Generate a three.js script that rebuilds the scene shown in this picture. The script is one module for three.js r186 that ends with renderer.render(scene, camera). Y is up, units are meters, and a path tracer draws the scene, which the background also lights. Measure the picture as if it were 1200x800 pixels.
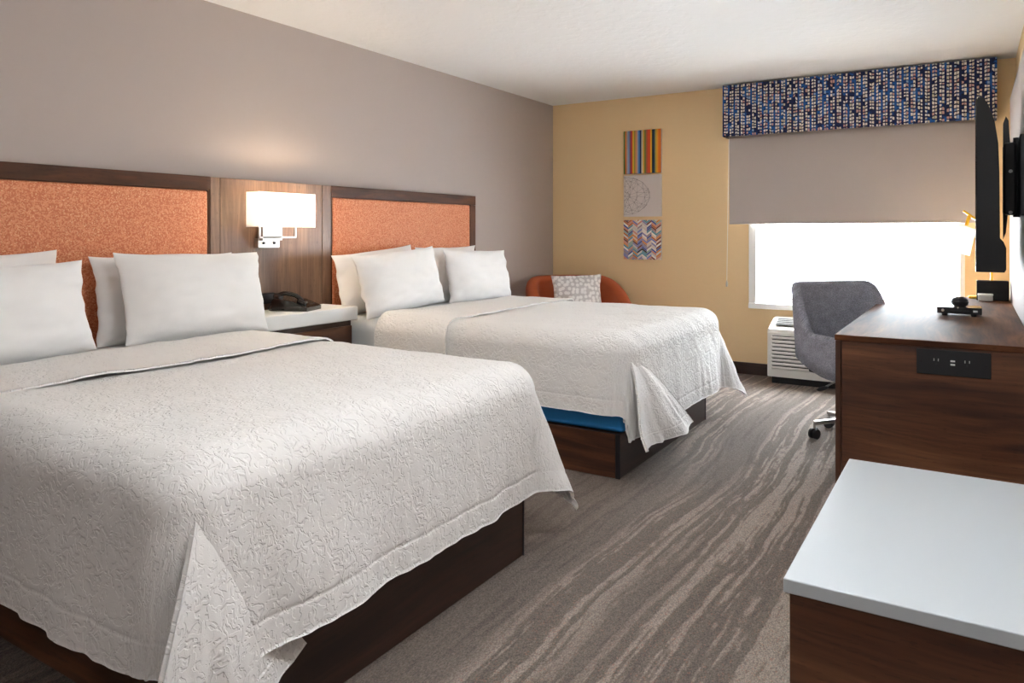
import * as THREE from 'three';
import { RoundedBoxGeometry } from 'three/addons/geometries/RoundedBoxGeometry.js';
import { mergeGeometries, mergeVertices } from 'three/addons/utils/BufferGeometryUtils.js';
import { RectAreaLightUniformsLib } from 'three/addons/lights/RectAreaLightUniformsLib.js';

RectAreaLightUniformsLib.init();
const scene = new THREE.Scene();

// ---------- camera: level, shifted lens (principal point at pixel 600, 273 of 1200 x 800, focal length 865.6 px)
const camera = new THREE.PerspectiveCamera(2 * Math.atan(527 / 865.6) * 180 / Math.PI, 1200 / 1054, 0.05, 60);
camera.setViewOffset(1200, 1054, 0, 254, 1200, 800);
camera.position.set(3.499, 1.1926, 6.3575);
camera.rotation.y = 0.5585;

// ---------- light: bright overcast sky through the window, unseen ceiling lamps over the walkway and the entry, wall sconce (in its builder)
scene.background = new THREE.Color().setRGB(0.86, 0.94, 1.0);
scene.backgroundIntensity = 4.7;
const sun = new THREE.DirectionalLight(new THREE.Color(0.94, 0.97, 1.0), 24);   // stands behind the building; lights the added pale ground outside, never the room directly
sun.name = 'sun'; sun.position.set(6, 17.3, 12); sun.castShadow = true;
sun.shadow.mapSize.set(2048, 2048); Object.assign(sun.shadow.camera, { left: -20, right: 20, top: 20, bottom: -20, near: 1, far: 80 }); scene.add(sun, sun.target);
const UNSEEN_CEILING_LAMPS = [[2.6, 3.2, 0.17], [3.12, 4.95, 0.66], [2.9, 7.3, 0.23]];   // x, z, candela; out of view, strengths chosen to light beds and walls
const SCONCE = 0.085, DESK_LAMP = 0.018;

const renderer = new THREE.WebGLRenderer({ antialias: true });
renderer.toneMapping = THREE.LinearToneMapping;
renderer.toneMappingExposure = 7.3;
renderer.shadowMap.enabled = true;

// ---------- room measures (metres); x from the headboard wall, z from the window wall, y up
const W = 3.754, H = 2.44, ZE = 8.2;

// ---------- helpers
function rng(s) { return () => { s |= 0; s = s + 0x6D2B79F5 | 0; let t = Math.imul(s ^ s >>> 15, 1 | s); t = t + Math.imul(t ^ t >>> 7, 61 | t) ^ t; return ((t ^ t >>> 14) >>> 0) / 4294967296; }; }
function hash(x, y, s) { let h = Math.imul(x, 374761393) + Math.imul(y, 668265263) + Math.imul(s, 1442695041) | 0; h = Math.imul(h ^ h >>> 13, 1274126177); h ^= h >>> 16; return (h >>> 0) / 4294967296; }
function vn(x, y, s = 0, px = 0, py = 0) {
  let i = Math.floor(x), j = Math.floor(y); const f = x - i, g = y - j;
  const wx = v => px ? ((v % px) + px) % px : v, wy = v => py ? ((v % py) + py) % py : v;
  const u = f * f * (3 - 2 * f), v = g * g * (3 - 2 * g);
  const a = hash(wx(i), wy(j), s), b = hash(wx(i + 1), wy(j), s), c = hash(wx(i), wy(j + 1), s), d = hash(wx(i + 1), wy(j + 1), s);
  return a + (b - a) * u + (c - a) * v + (a - b - c + d) * u * v;
}
function fbm(x, y, o = 4, s = 0, px = 0, py = 0) { let t = 0, a = 0.5, n = 0; for (let k = 0; k < o; k++) { t += a * vn(x, y, s + k * 17, px, py); n += a; x *= 2; y *= 2; px *= 2; py *= 2; a *= 0.5; } return t / n; }
const clamp = (v, a = 0, b = 1) => Math.min(b, Math.max(a, v));
const smooth = (a, b, v) => { const t = clamp((v - a) / (b - a)); return t * t * (3 - 2 * t); };
const lerp = (a, b, t) => a + (b - a) * t;
const hexRGB = h => [(h >> 16) & 255, (h >> 8) & 255, h & 255];
const mix3 = (a, b, t) => [lerp(a[0], b[0], t), lerp(a[1], b[1], t), lerp(a[2], b[2], t)];
function tex(w, h, fn, { srgb = true, rx = 1, ry = 1 } = {}) {
  const d = new Uint8Array(w * h * 4);
  for (let j = 0; j < h; j++) for (let i = 0; i < w; i++) {
    const c = fn(i / w, j / h, i, j), k = (j * w + i) * 4;
    if (typeof c === 'number') d[k] = d[k + 1] = d[k + 2] = clamp(c) * 255; else { d[k] = clamp(c[0], 0, 255); d[k + 1] = clamp(c[1], 0, 255); d[k + 2] = clamp(c[2], 0, 255); }
    d[k + 3] = 255;
  }
  const t = new THREE.DataTexture(d, w, h, THREE.RGBAFormat);
  t.wrapS = t.wrapT = THREE.RepeatWrapping; t.magFilter = THREE.LinearFilter; t.minFilter = THREE.LinearMipmapLinearFilter; t.generateMipmaps = true;
  if (srgb) t.colorSpace = THREE.SRGBColorSpace;
  t.repeat.set(rx, ry); t.needsUpdate = true; return t;
}
function canvasTex(w, h, draw) {
  const c = document.createElement('canvas'); c.width = w; c.height = h; draw(c.getContext('2d'), w, h);
  const t = new THREE.CanvasTexture(c); t.colorSpace = THREE.SRGBColorSpace; return t;
}
const std = o => new THREE.MeshStandardMaterial(o);
const phy = o => new THREE.MeshPhysicalMaterial(o);

// uv in metres, u along the grain axis
function muv(g, grain = 'x') {
  const p = g.attributes.position, n = g.attributes.normal, uv = new Float32Array(p.count * 2), ax = { x: 0, y: 1, z: 2 }[grain];
  for (let i = 0; i < p.count; i++) {
    const P = [p.getX(i), p.getY(i), p.getZ(i)], N = [Math.abs(n.getX(i)), Math.abs(n.getY(i)), Math.abs(n.getZ(i))];
    const m = N.indexOf(Math.max(...N)); let a, b;
    if (m === ax) { a = (ax + 1) % 3; b = (ax + 2) % 3; } else { a = ax; b = 3 - ax - m; }
    uv[2 * i] = P[a]; uv[2 * i + 1] = P[b] + (m === ax ? 0.37 : 0);
  }
  g.setAttribute('uv', new THREE.BufferAttribute(uv, 2)); return g;
}
function rb(x0, x1, y0, y1, z0, z1, r = 0.003, grain = 'x', seg = 2) {
  const w = x1 - x0, h = y1 - y0, d = z1 - z0;
  const g = new RoundedBoxGeometry(w, h, d, seg, Math.min(r, w / 2.01, h / 2.01, d / 2.01));
  g.translate((x0 + x1) / 2, (y0 + y1) / 2, (z0 + z1) / 2); return muv(g, grain);
}
function bx(x0, x1, y0, y1, z0, z1, grain = 'x') { const g = new THREE.BoxGeometry(x1 - x0, y1 - y0, z1 - z0); g.translate((x0 + x1) / 2, (y0 + y1) / 2, (z0 + z1) / 2); return muv(g, grain); }
function tube(pts, r, seg = 24, rs = 8) { return new THREE.TubeGeometry(new THREE.CatmullRomCurve3(pts.map(p => new THREE.Vector3(...p))), seg, r, rs, false); }
function bar(a, b, r, rs = 10, r2 = r) {
  const A = new THREE.Vector3(...a), B = new THREE.Vector3(...b), L = A.distanceTo(B);
  const g = new THREE.CylinderGeometry(r2, r, L, rs); g.translate(0, L / 2, 0);
  g.applyQuaternion(new THREE.Quaternion().setFromUnitVectors(new THREE.Vector3(0, 1, 0), B.clone().sub(A).normalize())); g.translate(...a); return g;
}
function merge(list) { return mergeGeometries(list.map(g => { const q = g.index ? g.toNonIndexed() : g; if (!q.attributes.uv) q.setAttribute('uv', new THREE.BufferAttribute(new Float32Array(q.attributes.position.count * 2), 2)); for (const k of Object.keys(q.attributes)) if (!['position', 'normal', 'uv'].includes(k)) q.deleteAttribute(k); return q; })); }

const taken = new Map(), origin = new WeakMap();
function numbered(n) { const k = taken.get(n) || 0; taken.set(n, k + 1); return k ? n + '_' + String(k).padStart(3, '0') : n; }
// a thing: a Group at its base; parts given in world coordinates are moved to the group's origin (when turn is 0)
function thing(name, label, category, [x, y, z] = [0, 0, 0], turn = 0, group) {
  const o = new THREE.Group(); o.name = numbered(name); o.position.set(x, y, z); o.rotation.y = turn; scene.add(o);
  o.userData = { label, category }; if (group) o.userData.group = group;
  if (!turn) origin.set(o, [x, y, z]);
  return o;
}
function part(name, g, m, parent, label, local = false) {
  const o = new THREE.Mesh(g, m); o.name = name; o.castShadow = o.receiveShadow = true;
  let og = origin.get(parent); if (og && !local) g.translate(-og[0], -og[1], -og[2]);
  if (label) o.userData.label = label;
  if (og) origin.set(o, local ? [0, 0, 0] : og);
  parent.add(o); return o;
}
function single(name, g, m, label, category, at = [0, 0, 0], group) {
  const o = new THREE.Mesh(g, m); o.name = numbered(name); o.castShadow = o.receiveShadow = true; g.translate(-at[0], -at[1], -at[2]); o.position.set(...at);
  o.userData = { label, category }; if (group) o.userData.group = group; origin.set(o, at); scene.add(o); return o;
}
function struct(name, g, m, label, category) { const o = single(name, g, m, label, category); o.userData.kind = 'structure'; return o; }

// ---------- materials
function woodTex(light, mid, dark, seed, w = 1024, h = 512) {   // u: 2 m along the grain, v: 1 m across
  const L = hexRGB(light), M = hexRGB(mid), D = hexRGB(dark);
  return tex(w, h, (u, v) => {
    const warp = fbm(u * 4, v * 6, 3, seed, 4, 6) * 0.10;
    const band = fbm(u * 3, (v + warp) * 14, 4, seed + 5, 3, 14 * 1);
    const streak = fbm(u * 12, (v + warp * 0.6) * 120, 3, seed + 9, 12, 120);
    const pore = vn(u * 60, v * 420, seed + 31, 60, 420);
    let c = mix3(D, M, smooth(0.25, 0.55, band)); c = mix3(c, L, smooth(0.5, 0.8, band) * 0.75);
    const k = 0.82 + 0.36 * streak - (pore > 0.86 ? 0.14 : 0);
    return [c[0] * k, c[1] * k, c[2] * k];
  }, { rx: 0.5, ry: 1 });
}
const walnutMap = woodTex(0x7d5338, 0x5e3a26, 0x40261a, 3), panelMap = woodTex(0x866a56, 0x755a48, 0x64493a, 11);
const walnut = phy({ map: walnutMap, roughness: 0.42, bumpMap: walnutMap, bumpScale: 0.0004 });
const walnutTop = phy({ map: walnutMap, roughness: 0.55, ior: 1.18 });
const darkWood = phy({ map: woodTex(0x4b3024, 0x38231a, 0x281812, 23, 512, 256), roughness: 0.4 });
const headWood = phy({ map: panelMap, roughness: 0.4, bumpMap: panelMap, bumpScale: 0.0003 });
const headTrim = phy({ map: woodTex(0x6e4529, 0x55321d, 0x3c2213, 29, 512, 256), roughness: 0.5, specularIntensity: 0.5 });

const plasterBump = tex(512, 512, (u, v) => fbm(u * 48, v * 48, 3, 7, 48, 48), { srgb: false, rx: 0.8, ry: 0.8 });
const ceilBump = tex(512, 512, (u, v) => { const a = fbm(u * 24, v * 24, 4, 13, 24, 24); return smooth(0.42, 0.6, a) * 0.8 + 0.2 * fbm(u * 90, v * 90, 2, 3, 90, 90); }, { srgb: false, rx: 0.9, ry: 0.9 });
const taupe = std({ color: 0xb2a59d, roughness: 0.75, bumpMap: plasterBump, bumpScale: 0.0006 });
const gold = std({ color: 0xe8ca9b, roughness: 0.75, bumpMap: plasterBump, bumpScale: 0.0006 });
const ceilingPaint = std({ color: 0xf2f1ef, roughness: 0.9, bumpMap: ceilBump, bumpScale: 0.0013 });
const white = std({ color: 0xe9e9e7, roughness: 0.45 });
const vinyl = std({ color: 0xf0f0ee, roughness: 0.35 });
const black = std({ color: 0x0b0b0e, roughness: 0.6 });
const blackGloss = phy({ color: 0x08080b, roughness: 0.18, clearcoat: 0.4 });
const charcoal = std({ color: 0x1d1d22, roughness: 0.5 });
const chrome = std({ color: 0xd2d0cc, metalness: 1, roughness: 0.28 });
const steel = std({ color: 0x9a9a9c, metalness: 1, roughness: 0.35 });
const yellow = phy({ color: 0xf2b705, roughness: 0.35, clearcoat: 0.3 });
const greyPlastic = std({ color: 0xb7b5b1, roughness: 0.5 });

// carpet: one map over the whole floor (3.9 m x 8.4 m), streaks along z
const carpetMap = (() => {
  const base = hexRGB(0x72675f), dark = hexRGB(0x554b45), light = hexRGB(0xa99b8f), warm = hexRGB(0x9b6f5f), Wm = 3.9, Lm = 8.4;
  return tex(2048, 2048, (u, v, i, j) => {
    const x = u * Wm, z = v * Lm;
    const wob = (fbm(x * 1.2, z * 0.7, 3, 41) - 0.5) * 0.16 + (fbm(x * 7, z * 4, 2, 43) - 0.5) * 0.02;
    const xx = x + wob, brk = fbm(xx * 70, z * 22, 3, 61);
    const zone = smooth(0.46, 0.58, fbm(xx * 2.3 + 3.3, z * 0.24, 2, 47));       // where the pale streaks gather
    const st = fbm(xx * 40, z * 0.7, 2, 53), st2 = fbm(xx * 95, z * 4.0, 2, 59);
    const l = smooth(0.46, 0.62, st * 0.66 + st2 * 0.34 + (brk - 0.5) * 0.24) * (0.06 + 0.94 * zone);
    const d = smooth(0.46, 0.68, fbm(xx * 48 + 9, z * 2.0, 2, 67) * 0.65 + brk * 0.35) * (0.9 - 0.4 * zone);
    let c = mix3(base, dark, d * 0.5); c = mix3(c, light, l * 0.72);
    const fleck = hash(i >> 1, j, 71); if (fleck > 0.962) c = mix3(c, warm, 0.5 * (0.4 + zone));
    const k = 0.80 + 0.40 * hash(i, j, 73);
    return [c[0] * k, c[1] * k, c[2] * k];
  });
})();
const carpetBump = tex(512, 512, (u, v, i, j) => 0.55 * hash(i >> 1, j >> 1, 5) + 0.45 * vn(u * 128, v * 128, 8, 128, 128), { srgb: false, rx: 3.9 * 1.6, ry: 8.4 * 1.6 });
const carpet = std({ map: carpetMap, roughness: 0.96, bumpMap: carpetBump, bumpScale: 0.004 });

// bed linen: crinkled raised worm-like pattern, 0.5 m tile
const crinkle = tex(1024, 1024, (u, v) => {
  const wx = (fbm(u * 14, v * 14, 2, 81, 14, 14) - 0.5) * 0.10, wy = (fbm(u * 14, v * 14, 2, 91, 14, 14) - 0.5) * 0.10;
  const n = fbm((u + wx) * 34, (v + wy) * 22, 2, 101, 34, 22), m = fbm((u - wy) * 20, (v + wx) * 36, 2, 111, 20, 36);
  const w1 = smooth(0.44, 0.60, n), w2 = smooth(0.46, 0.62, m), amp = 0.55 + 0.45 * smooth(0.3, 0.7, fbm(u * 6, v * 6, 2, 121, 6, 6));
  return clamp(0.1 + 0.8 * Math.max(w1 * 0.9, w2) * amp + 0.04 * vn(u * 220, v * 220, 5, 220, 220));
}, { srgb: false, rx: 1 / 0.35, ry: 1 / 0.35 });
const linen = phy({ color: 0xf0eeec, roughness: 0.9, bumpMap: crinkle, bumpScale: 0.003, sheen: 0.15, sheenRoughness: 0.6 });
const weave = tex(256, 256, (u, v, i, j) => 0.5 + 0.3 * Math.sin(i * Math.PI / 2) * Math.sin(j * Math.PI / 2) + 0.2 * hash(i, j, 3), { srgb: false, rx: 12, ry: 12 });
const cotton = phy({ color: 0xf0eeec, roughness: 0.9, bumpMap: weave, bumpScale: 0.0003, sheen: 0.12, sheenRoughness: 0.7 });
const sheet = phy({ color: 0xe3e6e7, roughness: 0.9, bumpMap: weave, bumpScale: 0.0003 });
const blueFabric = std({ color: 0x2f8bd2, roughness: 0.85 });

const orangeMap = tex(512, 512, (u, v, i, j) => {
  const n = fbm(u * 110, v * 110, 2, 131, 110, 110), f = vn(u * 190, v * 190, 137, 190, 190);
  let c = mix3(hexRGB(0xc8714a), hexRGB(0xdc9068), smooth(0.35, 0.65, n)); if (f > 0.70) c = mix3(c, hexRGB(0xf0c79c), smooth(0.70, 0.9, f) * 0.8); return c;
}, { rx: 1 / 0.6, ry: 1 / 0.6 });
const orangeFabric = phy({ map: orangeMap, roughness: 0.7, bumpMap: orangeMap, bumpScale: 0.0008, sheen: 0.3, sheenRoughness: 0.5 });
const greyMap = tex(512, 512, (u, v, i, j) => {
  const a = hash(i >> 1, Math.floor(j / 5), 3), b = hash(Math.floor(i / 5), j >> 1, 7), n = fbm(u * 10, v * 10, 3, 5, 10, 10);
  const k = 0.62 + 0.32 * a + 0.32 * b + 0.2 * (n - 0.5); return [154 * k, 154 * k, 165 * k];
}, { rx: 3, ry: 3 });
const greyFabric = std({ map: greyMap, roughness: 0.92, bumpMap: greyMap, bumpScale: 0.0006 });
const rust = phy({ color: 0xb1532c, roughness: 0.62, bumpMap: plasterBump, bumpScale: 0.0006, sheen: 0.2 });
const cushionMap = tex(512, 512, (u, v) => {
  const x = u * 12, y = v * 12, i = Math.floor(x), j = Math.floor(y); let m = 9;
  for (let a = -1; a < 2; a++) for (let b = -1; b < 2; b++) { const d = Math.hypot(i + a + 0.2 + 0.6 * hash(i + a, j + b, 3) - x, j + b + 0.2 + 0.6 * hash(i + a, j + b, 5) - y); m = Math.min(m, Math.abs(d - 0.3), Math.abs(d - 0.1)); }
  return mix3(hexRGB(0xe6e3e0), hexRGB(0xbfbab8), smooth(0.05, 0.13, m));
});
const cushionFabric = std({ map: cushionMap, roughness: 0.9 });
// valance: navy and blue ground with columns of cream dabs
const valanceMap = tex(2048, 512, (u, v) => {
  const X = u * 1.93, Y = v * 0.43, cw = 0.046, c0 = X / cw, ci = Math.floor(c0), cf = c0 - ci;
  const blueish = fbm(X * 26, Y * 14, 2, 201), base = mix3(hexRGB(0x0b1a4a), hexRGB(0x17549c), smooth(0.46, 0.66, blueish));
  const rh = 0.026, yy = Y / rh + hash(ci, 3, 9) * 0.8 + (vn(X * 60, Y * 20, 211) - 0.5) * 0.5, ri = Math.floor(yy), rf = yy - ri;
  const sub = cf < 0.26 ? -1 : Math.floor((cf - 0.26) / 0.37), sf = ((cf - 0.26) / 0.37) % 1;
  if (sub >= 0) {
    const h = hash(ci * 2 + sub, ri, 217), e = 0.14 + 0.16 * h + (vn(X * 400, Y * 400, 3) - 0.5) * 0.25;
    if (h > 0.10 && sf > 0.10 + 0.1 * h && sf < 0.94 && rf > e && rf < 0.93 - 0.12 * h) {
      const t = hash(ci * 2 + sub, ri, 223);
      return t > 0.84 ? hexRGB(0xc79a92) : t > 0.68 ? hexRGB(0xcdbfa6) : t > 0.62 ? hexRGB(0x8ea6c8) : hexRGB(0xe6dcd0);
    }
    if (rf < 0.2) return hexRGB(0x120f20);
  }
  return base;
});
const valanceFabric = std({ map: valanceMap, roughness: 0.85 });
const shadeFabric = std({ color: 0xbcb1aa, roughness: 0.85, bumpMap: weave, bumpScale: 0.0002 });

// ================= the setting
{
  const fg = new THREE.BoxGeometry(3.9, 0.1, 8.4); fg.translate(3.9 / 2 - 0.07, -0.05, 8.4 / 2 - 0.1);
  { const p = fg.attributes.position, uv = fg.attributes.uv; for (let i = 0; i < p.count; i++) uv.setXY(i, (p.getX(i) + 0.07) / 3.9, (p.getZ(i) + 0.1) / 8.4); }
  struct('floor', fg, carpet, 'grey brown carpet with pale wavy streaks', 'carpet floor');
  struct('ceiling', bx(-0.15, W + 0.15, H, H + 0.12, -0.3, ZE + 0.15), ceilingPaint, 'pale textured plaster ceiling over the whole room', 'ceiling');
  struct('wall_left', bx(-0.15, 0, 0, H, 0, ZE), taupe, 'taupe painted wall behind the two headboards', 'wall');
  struct('wall_right', bx(W, W + 0.15, 0, H, 0, ZE), gold, 'gold painted side wall beside the window', 'wall');
  struct('wall_front', bx(-0.15, W + 0.15, 0, H, ZE, ZE + 0.15), taupe, 'taupe end wall opposite the window', 'wall');
  const sh = new THREE.Shape(); sh.moveTo(-0.15, 0); sh.lineTo(W + 0.15, 0); sh.lineTo(W + 0.15, H); sh.lineTo(-0.15, H); sh.closePath();
  const ho = new THREE.Path(); ho.moveTo(1.94, 0.60); ho.lineTo(1.94, 2.05); ho.lineTo(3.425, 2.05); ho.lineTo(3.425, 0.60); ho.closePath(); sh.holes.push(ho);
  const wg = new THREE.ExtrudeGeometry(sh, { depth: 0.24, bevelEnabled: false }); wg.translate(0, 0, -0.24); muv(wg);
  struct('wall_back', wg, gold, 'gold painted wall with the window opening', 'wall');
  // panel standing proud of the right wall behind desk and television
  struct('trim_1', rb(3.70, W - 0.0005, 0.001, 2.07, 0.56, ZE - 0.01, 0.004), taupe, 'taupe raised wall panel behind the long desk', 'wall panel');
  struct('baseboard_back', merge([rb(0.013, 2.09, 0.001, 0.10, 0.0005, 0.013, 0.003), rb(3.20, W - 0.001, 0.001, 0.10, 0.0005, 0.013, 0.003)]), darkWood, 'dark brown baseboard under the window wall', 'baseboard');
  struct('baseboard_left', rb(0.0005, 0.013, 0.001, 0.10, 0.002, ZE - 0.01, 0.003, 'z'), darkWood, 'dark brown baseboard along the headboard wall', 'baseboard');
  // window: white casing and sash, one glass pane
  const x0 = 1.94, x1 = 3.425, y0 = 0.60, y1 = 2.05;
  const win = thing('window_1', 'bright window with white frame below the roller shade', 'window', [(x0 + x1) / 2, y0, 0]); win.userData.kind = 'structure';
  part('casing', merge([rb(x0 - 0.05, x0 + 0.012, y0 - 0.04, y1 + 0.05, -0.09, 0.014, 0.003), rb(x1 - 0.012, x1 + 0.02, y0 - 0.04, y1 + 0.05, -0.09, 0.014, 0.003), rb(x0 - 0.04, x1 + 0.02, y1, y1 + 0.05, -0.09, 0.012, 0.003)]), vinyl, win);
  part('sill', rb(x0 - 0.05, x1 + 0.03, y0 - 0.04, y0 + 0.006, -0.16, 0.03, 0.005), vinyl, win);
  const sash = part('sash', merge([bx(x0 + 0.01, x0 + 0.045, y0, y1, -0.2, -0.15), bx(x1 - 0.045, x1 - 0.01, y0, y1, -0.2, -0.15), bx(x0 + 0.01, x1 - 0.01, y0, y0 + 0.045, -0.2, -0.15), bx(x0 + 0.01, x1 - 0.01, y1 - 0.05, y1, -0.2, -0.15)]), vinyl, win);
  part('pane', bx(x0 + 0.045, x1 - 0.045, y0 + 0.045, y1 - 0.05, -0.178, -0.174), phy({ color: 0xffffff, roughness: 0, transmission: 1, thickness: 0, ior: 1.45 }), sash);
}

struct('ground', bx(-40, 40, -0.6, -0.4, -60, -0.3), std({ color: 0xd2d4d6, roughness: 0.95 }), 'added pale ground outside the window to bounce sunlight onto the ceiling', 'ground');  // added ground; bounces sunlight up through the window onto the ceiling

// ================= window dressing
{
  const v = thing('window_valance', 'blue patterned fabric valance box above the window shade', 'valance', [2.675, 2.0, 0.08]);
  const face = new RoundedBoxGeometry(1.93, 0.43, 0.02, 2, 0.006); face.translate(2.675, 2.215, 0.15);
  { const p = face.attributes.position, uv = face.attributes.uv; for (let i = 0; i < p.count; i++) uv.setXY(i, (p.getX(i) - 1.71) / 1.93, (p.getY(i) - 2) / 0.43); }
  part('front_board', face, valanceFabric, v);
  for (const [a, b] of [[1.711, 1.731], [3.619, 3.639]]) {
    const g = rb(a, b, 2.0, 2.43, 0.002, 0.14, 0.004); const p = g.attributes.position, uv = g.attributes.uv; for (let i = 0; i < p.count; i++) uv.setXY(i, p.getZ(i) / 1.93, (p.getY(i) - 2) / 0.43);
    part('side_board', g, valanceFabric, v);
  }
  part('top_board', bx(1.731, 3.619, 2.412, 2.43, 0.002, 0.14), white, v);
  const s = thing('roller_shade', 'taupe roller shade pulled halfway down over the window', 'shade', [2.625, 1.27, 0.06]);
  part('fabric', bx(1.74, 3.51, 1.285, 2.33, 0.058, 0.061), shadeFabric, s);
  part('hem_bar', rb(1.74, 3.51, 1.267, 1.287, 0.054, 0.065, 0.004), shadeFabric, s);
  part('roller', (() => { const g = bar([1.735, 2.335, 0.085], [3.515, 2.335, 0.085], 0.028, 20); return g; })(), greyPlastic, s);
  const c = thing('shade_cord', 'thin pale pull cord hanging beside the window shade', 'cord', [1.716, 0.74, 0.05]);
  part('cord', bar([1.716, 0.78, 0.05], [1.742, 2.3, 0.06], 0.0022, 6), white, c);
  part('weight', new THREE.LatheGeometry([[0, 0.735], [0.008, 0.738], [0.009, 0.765], [0.003, 0.79], [0, 0.79]].map(p => new THREE.Vector2(...p)), 12).translate(1.716, 0, 0.05), greyPlastic, c);
}

// ================= canvases on the window wall
{
  const stripes = canvasTex(256, 280, (g, w, h) => {
    const c = ['#5c7a34', '#c96a2a', '#b0a29a', '#7f9cc4', '#7d4d62', '#c23a26', '#ddb02a', '#9c8838', '#d98a5e', '#a8a0a0', '#3c78c0', '#16244e', '#c9b89a', '#e0a93a', '#6d7a34', '#a85a3a', '#d4471f', '#d8501e', '#f0b22c', '#1c2c3a', '#234a66', '#b3a048', '#e8a024', '#e57a1e', '#d86a1c'];
    c.forEach((k, i) => { g.fillStyle = k; g.fillRect(i * w / c.length, 0, w / c.length + 1, h); });
  });
  const lines = canvasTex(512, 560, (g, w, h) => {
    g.fillStyle = '#d3c8c2'; g.fillRect(0, 0, w, h); const R = rng(5), P = [];
    const rings = [[0, 1], [0.16, 6], [0.36, 9], [0.56, 10], [0.70, 12]];
    rings.forEach(([r, n], k) => { for (let i = 0; i < n; i++) { const a = -Math.PI / 2 + Math.PI * (n > 1 ? i / (n - 1) : 0.5) + (R() - 0.5) * 0.15 * (k > 0); P.push([r * w * Math.cos(a) * 0.98 + 12, h / 2 + r * h * 0.66 * Math.sin(a), k]); } });
    g.strokeStyle = '#6e6762'; g.lineWidth = 1.8;
    P.forEach((p, i) => P.map((q, j) => [Math.hypot(p[0] - q[0], p[1] - q[1]), j]).filter(e => e[1] !== i).sort((a, b) => a[0] - b[0]).slice(0, 6).forEach(([d, j]) => { g.beginPath(); g.moveTo(p[0], p[1]); g.lineTo(P[j][0], P[j][1]); g.stroke(); }));
    g.fillStyle = '#57504c'; P.forEach(p => { g.beginPath(); g.arc(p[0], p[1], 3.2, 0, 7); g.fill(); });
  });
  const chevrons = canvasTex(512, 512, (g, w, h) => {
    g.fillStyle = '#d9cfc6'; g.fillRect(0, 0, w, h); const R = rng(9), c = ['#e2d9d0', '#cfc6c0', '#4557a0', '#7d86c4', '#c96a2e', '#e08a3a', '#2b2a33', '#a08a94', '#5d97a8', '#96b0a4', '#d98f7a', '#7a3f34', '#e6c9b0', '#8f8bb8', '#efe8e0', '#d9cfc6'];
    const n = 4, cw = w / n, st = 26;
    for (let i = 0; i < n * 2; i++) for (let k = -6; k < h / st + 6; k++) {
      const x = i * cw / 2, up = i % 2 === 0, y = k * st; g.fillStyle = c[Math.floor(R() * c.length)];
      g.beginPath(); g.moveTo(x, y + (up ? 0 : 48)); g.lineTo(x + cw / 2 + 1, y + (up ? 48 : 0)); g.lineTo(x + cw / 2 + 1, y + (up ? 48 : 0) + st * 0.86); g.lineTo(x, y + (up ? 0 : 48) + st * 0.86); g.fill();
    }
  });
  [[stripes, 1.735, 2.13, 'canvas print of bright vertical coloured stripes on gold wall'], [lines, 1.343, 1.722, 'pale canvas print with a fine grey line network'], [chevrons, 0.952, 1.312, 'canvas print of multicoloured zigzag chevrons on gold wall']].forEach(([t, a, b, label]) => {
    const q = thing('canvas_print', label, 'wall art', [0.94, a, 0.02], 0, 'three square canvases hung in a column');
    part('canvas_body', rb(0.76, 1.122, a, b, 0.001, 0.028, 0.003), std({ color: 0xcfc4b8, roughness: 0.8 }), q);
    const f = new THREE.BoxGeometry(0.361, b - a - 0.001, 0.003); f.translate(0.941, (a + b) / 2, 0.0285);
    part('print', f, std({ map: t, roughness: 0.75 }), q);
  });
}

// ================= headboards and the panel between them
function headboard(z0, z1, label) {
  const h = thing('headboard', label, 'headboard', [0.03, 0, (z0 + z1) / 2]);
  const t = 1.493, x1 = 0.052;
  part('top_rail', rb(0.001, x1, 1.42, t, z0, z1, 0.003, 'z'), headTrim, h);
  part('back_board', bx(0.001, 0.02, 0.1, 1.42, z0 + 0.01, z1 - 0.01, 'y'), headTrim, h);
  return h;
}
{
  const padded = (z0, z1) => rb(0.02, 0.05, 0.42, 1.419, z0, z1, 0.012, 'z', 4);
  const h1 = headboard(3.872, 5.46, 'orange upholstered headboard in walnut frame behind bed with crinkled duvet reaching the door end');
  h1.userData.label = 'speckled orange headboard panel in walnut frame, behind the bed facing the white bench';
  part('upholstered_panel', padded(3.886, 5.38), orangeFabric, h1);
  part('side_stile', rb(0.02, 0.05, 0.1, 1.419, 5.382, 5.459, 0.003, 'y'), headTrim, h1);
  part('side_stile', rb(0.02, 0.046, 0.1, 1.419, 3.8725, 3.885, 0.002, 'y'), headTrim, h1);
  const h2 = headboard(1.40, 2.998, 'orange headboard panel in walnut frame, behind the bed nearer the window');
  part('upholstered_panel', padded(1.475, 2.984), orangeFabric, h2);
  part('side_stile', rb(0.02, 0.052, 0.1, 1.419, 1.401, 1.474, 0.003, 'y'), headTrim, h2);
  part('side_stile', rb(0.02, 0.046, 0.1, 1.419, 2.985, 2.9975, 0.002, 'y'), headTrim, h2);
  const c = thing('wood_wall_panel', 'plain brown wood panel between the two headboards, behind the lamp', 'wall panel', [0.03, 0, 3.43]);
  const boards = [[3.812, 3.870], [3.075, 3.809], [3.000, 3.072]];
  for (const [a, b] of boards) part('board', rb(0.001, 0.049, 0.1, 1.492, a, b, 0.0015, 'y'), headWood, c);
}

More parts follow.
